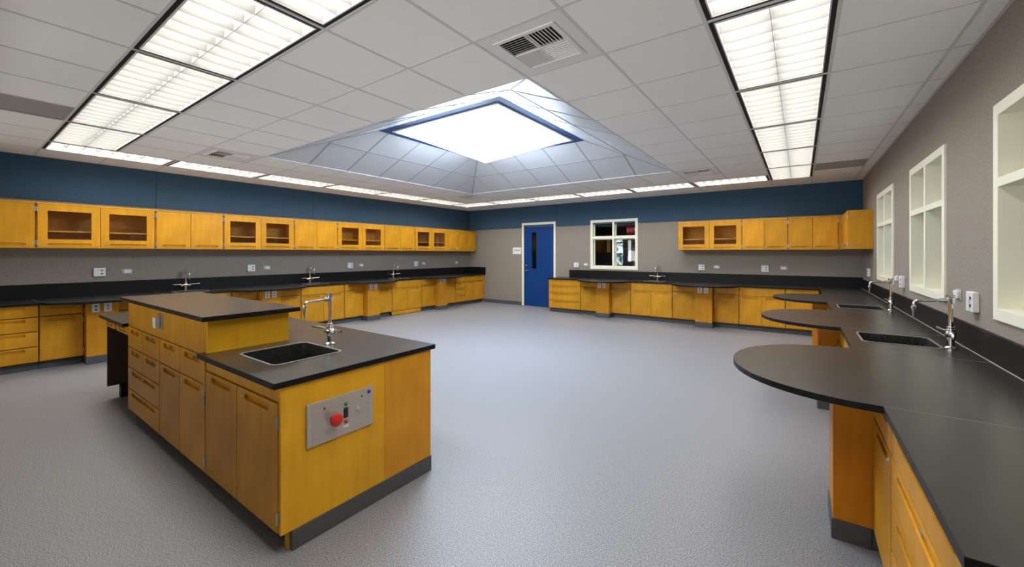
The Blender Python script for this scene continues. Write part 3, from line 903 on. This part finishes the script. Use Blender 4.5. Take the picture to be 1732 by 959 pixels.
# left worktop
LX1 = -7.73
BL = [1.295, 3.385, 5.52, 7.66]
pts = [(XL + .002, YN + .002), (LX1, YN + .002)]
for c in BL:
    pts += [(LX1 + q, a) for a, q in bulge(c, .61, .38)]
pts += [(LX1, YB - .002), (XL + .002, YB - .002)]
wl_ = worktop('worktop', 'long black epoxy worktop with shallow rounded bulges along the left wall', pts, [hole_rot(-8.06, y, .36, .42) for y in SL])
boxobj('backsplash', M['black_edge'], wl_, XL + .001, XL + .022, YN, YB - .022, CT, 1.045, bevel=.003)
boxobj('backsplash', M['black_edge'], wl_, XL + .022, -7.72, YB - .022, YB - .001, CT, 1.045, bevel=.003)
for y in (.675, 1.93, 4.0, 4.84, 6.15, 7.0): boxobj('seam', M['rim'], wl_, XL + .022, LX1 - .004, y - .0015, y + .0015, CT - .001, CT + .0004)
for k, y in enumerate(SL):
    make_sink(['sink in the left wall counter nearest the camera, behind the island', 'middle sink in the left wall counter', 'sink in the left wall counter nearest the back corner'][k], -8.06, y, .36, .42)

# back + window wall worktop, one L-shaped run
BF, RF = 8.80, .27
BBc = [-3.68, -1.57]
BR = [2.80, 4.93, 7.06]
pts = [(-5.19, YB - .002), (-5.19, BF)]
for c in BBc: pts += [(a, BF - q) for a, q in bulge(c, .61, .56)]
pts += [(RF, BF)]
for c in BR[::-1]: pts += [(RF - q, a) for a, q in bulge(c, .61, .60, rev=True)]
pts += [(RF, 1.20), (XR - .002, 1.20), (XR - .002, YB - .002)]
wr_ = worktop('worktop', 'black epoxy worktop with rounded peninsulas along the back and window walls', pts, [hole_rot(-2.63, 9.10, .42, .36)] + [hole_rot(.553, y, .405, .43) for y in SR])
boxobj('backsplash', M['black_edge'], wr_, -5.18 + .28, XR - .001, YB - .022, YB - .001, CT, 1.035, bevel=.003)
boxobj('backsplash', M['black_edge'], wr_, XR - .022, XR - .001, 1.2, YB - .022, CT, 1.005, bevel=.003)
for y, x0 in ((2.19, RF + .004), (3.41, RF + .004), (4.32, RF + .004), (5.54, RF + .004), (6.45, RF + .004), (7.67, RF + .004)):
    boxobj('seam', M['rim'], wr_, x0, XR - .022, y - .0014, y + .0014, CT - .001, CT + .0004)
boxobj('seam', M['rim'], wr_, RF + .002, RF + .005, BF, YB - .022, CT - .001, CT + .0004)
boxobj('caulk_line', M['gplastic'], wr_, XR - .026, XR - .021, 1.2, YB - .022, CT, CT + .003)
make_sink('sink in the back wall counter between the two rounded bulges', -2.63, 9.10, .42, .36)
make_sink('larger looking sink in the window wall counter nearest the camera', .553, SR[0], .405, .43)
make_sink('sink in the window wall counter farther from the camera', .553, SR[1], .405, .43)

# ------------------------------------------------------------------ faucets
def make_faucet(label, loc, rz, g='chrome laboratory faucets'):
    """spout reaches local -y; levers on local x"""
    r = thing('faucet', label, 'faucet', loc, rz, g)
    bm = new(); lathe(bm, (0, 0, .0005), (0, 0, 1), [(0, .030), (.006, .030), (.010, .024), (.014, .0185), (.060, .0175), (.064, .021), (.070, .021)], 24)
    obj('base_flange', bm, M['chrome'], r, smooth=True)
    bm = new()
    tube(bm, [(-.055, 0, .083), (-.03, 0, .090), (0, 0, .094), (.03, 0, .090), (.055, 0, .083)], [.013, .018, .024, .018, .013])
    lathe(bm, (0, 0, .070), (0, 0, 1), [(0, .020), (.012, .026), (.030, .027), (.042, .020), (.046, .024), (.054, .024), (.056, .016), (.062, .016), (.064, .020), (.070, .020), (.073, .012)], 24)
    obj('valve_body', bm, M['chrome'], r, smooth=True)
    for s in (-1, 1):
        bm = new()
        cyl(bm, (s * .055, 0, .074), (s * .055, 0, .100), .012, 14)
        tube(bm, [(s * .055, 0, .100), (s * .075, -.006, .103), (s * .13, -.016, .104), (s * .18, -.028, .108)], [.009, .0065, .0065, .0085], flat=.55)
        obj('lever_handle', bm, M['chrome'], r, smooth=True)
    bm = new(); cyl(bm, (0, 0, .140), (0, 0, .300), .0115, 18)
    obj('riser_pipe', bm, M['chrome'], r, smooth=True)
    bm = new(); lathe(bm, (0, 0, .290), (0, 0, 1), [(0, .014), (.008, .018), (.040, .019), (.043, .023), (.055, .0235), (.058, .018), (.0585, .0)], 24)
    obj('vacuum_breaker', bm, M['chrome'], r, smooth=True)
    bm = new()
    cyl(bm, (0, -.014, .308), (0, -.045, .308), .015, 16)
    arc = [(0, -.03, .308), (0, -.145, .301)] + [(0, -.145 - .028 * math.sin(t), .273 + .028 * math.cos(t)) for t in [PI * k / 16 for k in range(1, 9)]] + [(0, -.173, .262)]
    tube(bm, arc, .0085)
    lathe(bm, (0, -.173, .266), (0, 0, -1), [(0, .013), (.018, .014), (.022, .012)], 18)
    obj('spout', bm, M['chrome'], r, smooth=True)
    bm = new(); lathe(bm, (0, -.173, .244), (0, 0, -1), [(0, .009), (.010, .0095), (.014, .007), (.052, .0038), (.052, .001)], 14)
    obj('serrated_nozzle', bm, M['steel'], r, smooth=True)
    return r
for k, y in enumerate(SL):
    make_faucet(['chrome faucet on the left wall counter nearest the camera, above the raised island top', 'middle chrome faucet on the left wall counter', 'chrome faucet on the left wall counter nearest the back corner'][k], (-8.285, y, CT), PI / 2)
make_faucet('chrome faucet on the back wall counter right of the inside window', (-2.63, 9.345, CT), 0)
make_faucet('chrome faucet in the right foreground beside the near window wall sink', (.79, SR[0] - .165, CT), -PI / 2)
make_faucet('chrome faucet beside the farther window wall sink', (.79, SR[1] - .165, CT), -PI / 2)

# ------------------------------------------------------------------ island
gI = 'cabinets of the island'
IY, IB = .93, 1.90
def island_unit(a, b, label, kind):
    r = thing('island_cabinet', label, 'cabinet', (a, IY, 0), 0, gI)
    w = b - a; D = .50
    bm = new()
    if kind == 'sink':
        D = IB - IY
        box(bm, .001, .018, .0205, D, .10, BZ1 - .001); box(bm, w - .045, w - .021, .0205, D, .10, BZ1 - .001)
        box(bm, .018, w - .045, .0205, .038, .10, BZ1 - .001); box(bm, .018, w - .045, D - .02, D, .10, BZ1 - .001); box(bm, .018, w - .045, .038, D - .02, .10, .118)
    else:
        box(bm, .001, w - .001, .055, IB - IY, .10, BZ1 - .001); box(bm, .001, .010, .0205, .055, .10, BZ1 - .001); box(bm, w - .010, w - .001, .0205, .055, .10, BZ1 - .001)
    obj('carcass', bm, M['wood'], r)
    boxobj('toe_kick', M['darkgap'], r, 0, w - (.03 if kind == 'sink' else 0), .075, IB - IY - .02, 0, .10)
    e = .006
    if kind == 'sink':
        boxobj('apron', M['wood'], r, .004, w - .021, .004, .0205, .740, .813, bevel=.002)
        s = .465
        for x0, x1, lk in ((e, s - GAP / 2, None), (s + GAP / 2, w - .026, 'l')):
            front(r, 'door', x0, x1, .105, .732, 'top', lk, sl=.60)
        for hx in (.003, w - .021):
            for z in (.64, .18): hinge(r, hx, z)
    if kind == 'pairs':
        s = .445
        for x0, x1, lk in ((e, s - GAP / 2, None), (s + GAP / 2, w - e, 'l')):
            front(r, 'drawer', x0, x1, .650, .822, 'top', 'slot', sl=.60)
            front(r, 'door', x0, x1, .105, .642, 'top', lk, sl=.60)
        for hx in (w - .0075,):
            for z in (.55, .18): hinge(r, hx, z)
    if kind == 'd6':
        s = w / 2 - .01
        for z0, z1 in ((.650, .822), (.474, .642)):
            for x0, x1 in ((e, s - GAP / 2), (s + GAP / 2, w - e)):
                front(r, 'drawer', x0, x1, z0, z1, 'top', 'slot', sl=.60)
        for z0, z1 in ((.290, .466), (.105, .282)):
            front(r, 'drawer', e, w - e, z0, z1, 'top', 'slot', sl=.74)
    return r
isk = island_unit(-2.99, -2.03, 'island sink cabinet with two doors and a steel control panel on its end', 'sink')
island_unit(-3.91, -2.992, 'island cabinet with two drawers over two doors, beside the sink cabinet', 'pairs')
island_unit(-4.81, -3.912, 'island cabinet with four small drawers over two wide ones', 'd6')
# finished end panel of the sink cabinet (two boards) and its rubber base
EX = -2.03 - (-2.99)
bm = new(); box(bm, EX - .021, EX, .004, .600, .10, BZ1); obj('end_panel', bm, M['wood_lit_end'], isk, bevel=.0015)
bm = new(); box(bm, EX - .021, EX, .6015, IB - IY, .10, BZ1); obj('end_panel', bm, M['wood_warm'], isk, bevel=.0015)
bm = new(); box(bm, EX - .04, EX + .004, .055, IB - IY + .004, 0, .10); obj('rubber_base', bm, M['base'], isk, bevel=.003)
bm = new(); box(bm, EX - .06, EX - .021, .05, .058, .0, .10); obj('toe_return', M and bm, M['wood_lit_end'], isk)

# knee desk
kd = thing('knee_desk', 'open desk section at the left end of the island with two small drawers', 'desk', (-5.70, IY, 0), 0, gI)
boxobj('end_panel', M['brown_in'], kd, .02, .045, .012, .95, .125, BZ1 - .001, bevel=.002)
boxobj('base', M['darkgap'], kd, .03, .10, .10, .93, 0, .125)
boxobj('back_panel', M['brown_in'], kd, .045, .886, .93, .95, .30, BZ1 - .001)
boxobj('drawer_case', M['wood'], kd, .045, .886, .021, .50, .745, BZ1 - .001)
front(kd, 'drawer', .035, .40, .738, .812, None, None)
front(kd, 'drawer', .47, .885, .738, .812, None, None)
for ch in [c for c in kd.children if c.name.startswith('drawer') and not c.name.startswith('drawer_case')]:
    w = .365 if ch.location.x < .2 else .415
    bm = new(); plate(bm, rrect(w * .22, w * .78, .020, .054, .012), (), [rrect(w * .22 + .006, w * .78 - .006, .026, .048, .008)], .012, .006, lambda u, v, d: (u, -.002 + d, v))
    obj('recessed_pull', bm, M['brown_in'], ch)
    boxobj('lock', M['steel'], ch, w * .5 - .012, w * .5 + .012, -.003, .004, .028, .042)

# lower worktop of the island with a notch for the riser
IT0, IT1 = .895, 1.93
pts = [(-5.74, IT0), (-4.815, IT0), (-4.815, 1.425), (-2.965, 1.425), (-2.965, .97), (-3.02, .97), (-3.02, IT0), (-2.015, IT0), (-2.015, IT1), (-5.74, IT1)]
it_ = worktop('island_worktop', 'low black epoxy worktop of the island around its sink', pts, [hole_rot(-2.57, 1.245, .47, .42)])
make_sink('sink in the island worktop in the foreground', -2.57, 1.245, .47, .42)
make_faucet('tall chrome faucet on the island behind its sink', (-2.60, 1.515, CT), 0)

# riser with the raised top
rs = thing('island_riser', 'raised wooden block with a black top on the island', 'counter riser', (-4.81, IY, 0), 0)
boxobj('riser_box', M['wood'], rs, 0, 1.823, 0.004, .490, .826, 1.049, bevel=.002)
boxobj('end_panel', M['wood_lit_end'], rs, 1.8235, 1.842, 0.004, .490, .826, 1.049, bevel=.0015)  # split off so this end carries the lightened, lit wood
bm = new(); box(bm, -.035, 1.915, -.045, .535, 1.050, 1.080)
bmesh.ops.recalc_face_normals(bm, faces=bm.faces)
for f_ in bm.faces:
    if abs(f_.normal.z) < .5: f_.material_index = 1
obj('raised_top', bm, [M['black'], M['black_edge']], rs, bevel=.0015, seg=1)
p = boxobj('outlet', M['steel'], rs, .855, .975, -.003, .004, .890, 1.012, bevel=.002)
boxobj('outlet_cover', M['wplastic'], p, .875, .935, -.035, -.002, .905, .985, bevel=.004)

# control panel
cp = thing('control_panel', 'steel control panel with a red mushroom button on the end of the island', 'control panel', (-2.03, 1.055, .475), PI / 2)
PW, PH = .385, .220
boxobj('face_plate', M['plate'], cp, 0, PW, -.012, -.0005, 0, PH, bevel=.002)
bm = new()
for a in ((.028, PW - .028, .0275, .0285), (.028, PW - .028, PH - .0285, PH - .0275)): box(bm, a[0], a[1], -.0124, -.0118, a[2], a[3])
for a in ((.028, .029), (PW - .029, PW - .028)): box(bm, a[0], a[1], -.0124, -.0118, .028, PH - .028)
obj('engraved_border', bm, M['gplastic'], cp)
bx, bz = .135, .112
bm = new(); lathe(bm, (bx, -.012, bz), (0, -1, 0), [(0, .018), (.006, .018), (.008, .011), (.030, .011)], 20); obj('button_stem', bm, M['steel'], cp, smooth=True)
bm = new(); lathe(bm, (bx, -.040, bz), (0, -1, 0), [(0, .018), (.004, .030), (.012, .034), (.020, .032), (.026, .022), (.028, .0)], 28); obj('red_button', bm, M['red'], cp, smooth=True)
bm = new(); lathe(bm, (.212, -.012, .165), (0, -1, 0), [(0, .009), (.006, .009), (.010, .005), (.011, 0)], 16); obj('green_light', bm, M['green'], cp, smooth=True)
boxobj('rocker_switch', M['bplastic'], cp, .199, .225, -.016, -.012, .090, .145, bevel=.002)
bm = new(); lathe(bm, (.212, -.012, .070), (0, -1, 0), [(0, .009), (.006, .009), (.010, .005), (.011, 0)], 16); obj('red_light', bm, M['red'], cp, smooth=True)
boxobj('small_label', M['wplastic'], cp, .196, .230, -.0128, -.012, .038, .052)
bm = new(); lathe(bm, (.285, -.012, .122), (0, -1, 0), [(0, .013), (.006, .013), (.007, .010), (.016, .010), (.0165, 0)], 20); obj('key_switch', bm, M['chrome'], cp, smooth=True)
bm = new(); cyl(bm, (PW - .028, -.012, PH - .028), (PW - .028, -.015, PH - .028), .010, 18); obj('blue_cap', bm, M['bluedot'], cp)
for x, z in ((.09, .178), (.31, .178)):
    bm = new(); cyl(bm, (x, -.012, z), (x, -.0145, z), .0045, 10); obj('screw', bm, M['bplastic'], cp)

# ------------------------------------------------------------------ outlets on the walls
def wall_box(kind, label, loc, rz):
    g = 'white twin outlet boxes above the backsplash' if kind == 'box' else 'small wall jacks above the backsplash'
    r = thing('outlet_box' if kind == 'box' else 'wall_jack', label, 'outlet', loc, rz, g)
    if kind == 'box':
        boxobj('cover', M['wplastic'], r, -.062, .062, -.032, -.001, -.062, .062, bevel=.004)
        for dz in (-.024, .024): boxobj('socket', M['bplastic'], r, .012, .034, -.034, -.031, dz - .009, dz + .009)
    else:
        boxobj('back_plate', M['gplastic'], r, -.06, .06, -.006, -.001, -.037, .037, bevel=.002)
        boxobj('jack_body', M['wplastic'], r, -.038, .044, -.024, -.006, -.026, .026, bevel=.004)
    return r
lw = ['left edge', 'island', 'third', 'fourth']
for y, s in ((1.31, 'nearest the camera on the left wall'), (3.32, 'second along the left wall, left of the middle faucet'), (5.36, 'third along the left wall, right of the middle faucet'), (7.30, 'fourth along the left wall, right of the far faucet')):
    wall_box('box', f'white twin outlet box {s}', (XL, y, 1.185), PI / 2)
for y, s in ((1.61, 'nearest the camera on the left wall'), (3.60, 'second along the left wall'), (5.65, 'third along the left wall'), (7.58, 'fourth along the left wall'), (8.87, 'on the left wall closest to the back corner')):
    wall_box('jack', f'small horizontal wall jack {s}', (XL, y, 1.185), PI / 2)
for x, s in ((-4.70, 'on the back wall between the door and the inside window'), (-1.73, 'on the back wall below the glass-door cabinet'), (-.575, 'on the back wall below the solid-door cabinets')):
    wall_box('box', f'white twin outlet box {s}', (x, YB, 1.16), 0)
for x, s in ((-4.44, 'on the back wall just left of the inside window'), (-1.44, 'on the back wall below the glass-door cabinet'), (-.27, 'on the back wall closest to the right corner')):
    wall_box('jack', f'small horizontal wall jack {s}', (x, YB, 1.175), 0)
for y, s in ((3.765, 'in the right foreground between two windows'), (5.95, 'on the window wall beside the farthest window'), (8.55, 'on the window wall near the back corner')):
    wall_box('box', f'white twin outlet box {s}', (XR, y, 1.155), -PI / 2)
for y, s in ((4.10, 'on the window wall beyond the foreground outlet box'), (6.28, 'on the window wall under the farthest window edge')):
    wall_box('jack', f'small wall jack {s}', (XR, y, 1.175), -PI / 2)

# door sign
sg = thing('door_sign', 'small white room sign with black letters beside the blue door', 'sign', (-6.57, YB, 1.535), 0)
boxobj('sign_plate', M['wplastic'], sg, -.145, .145, -.010, -.001, -.095, .095, bevel=.002)
text('STORAGE', .052, M['bplastic'], sg, (0, -.0105, .012), (PI / 2, 0, 0))
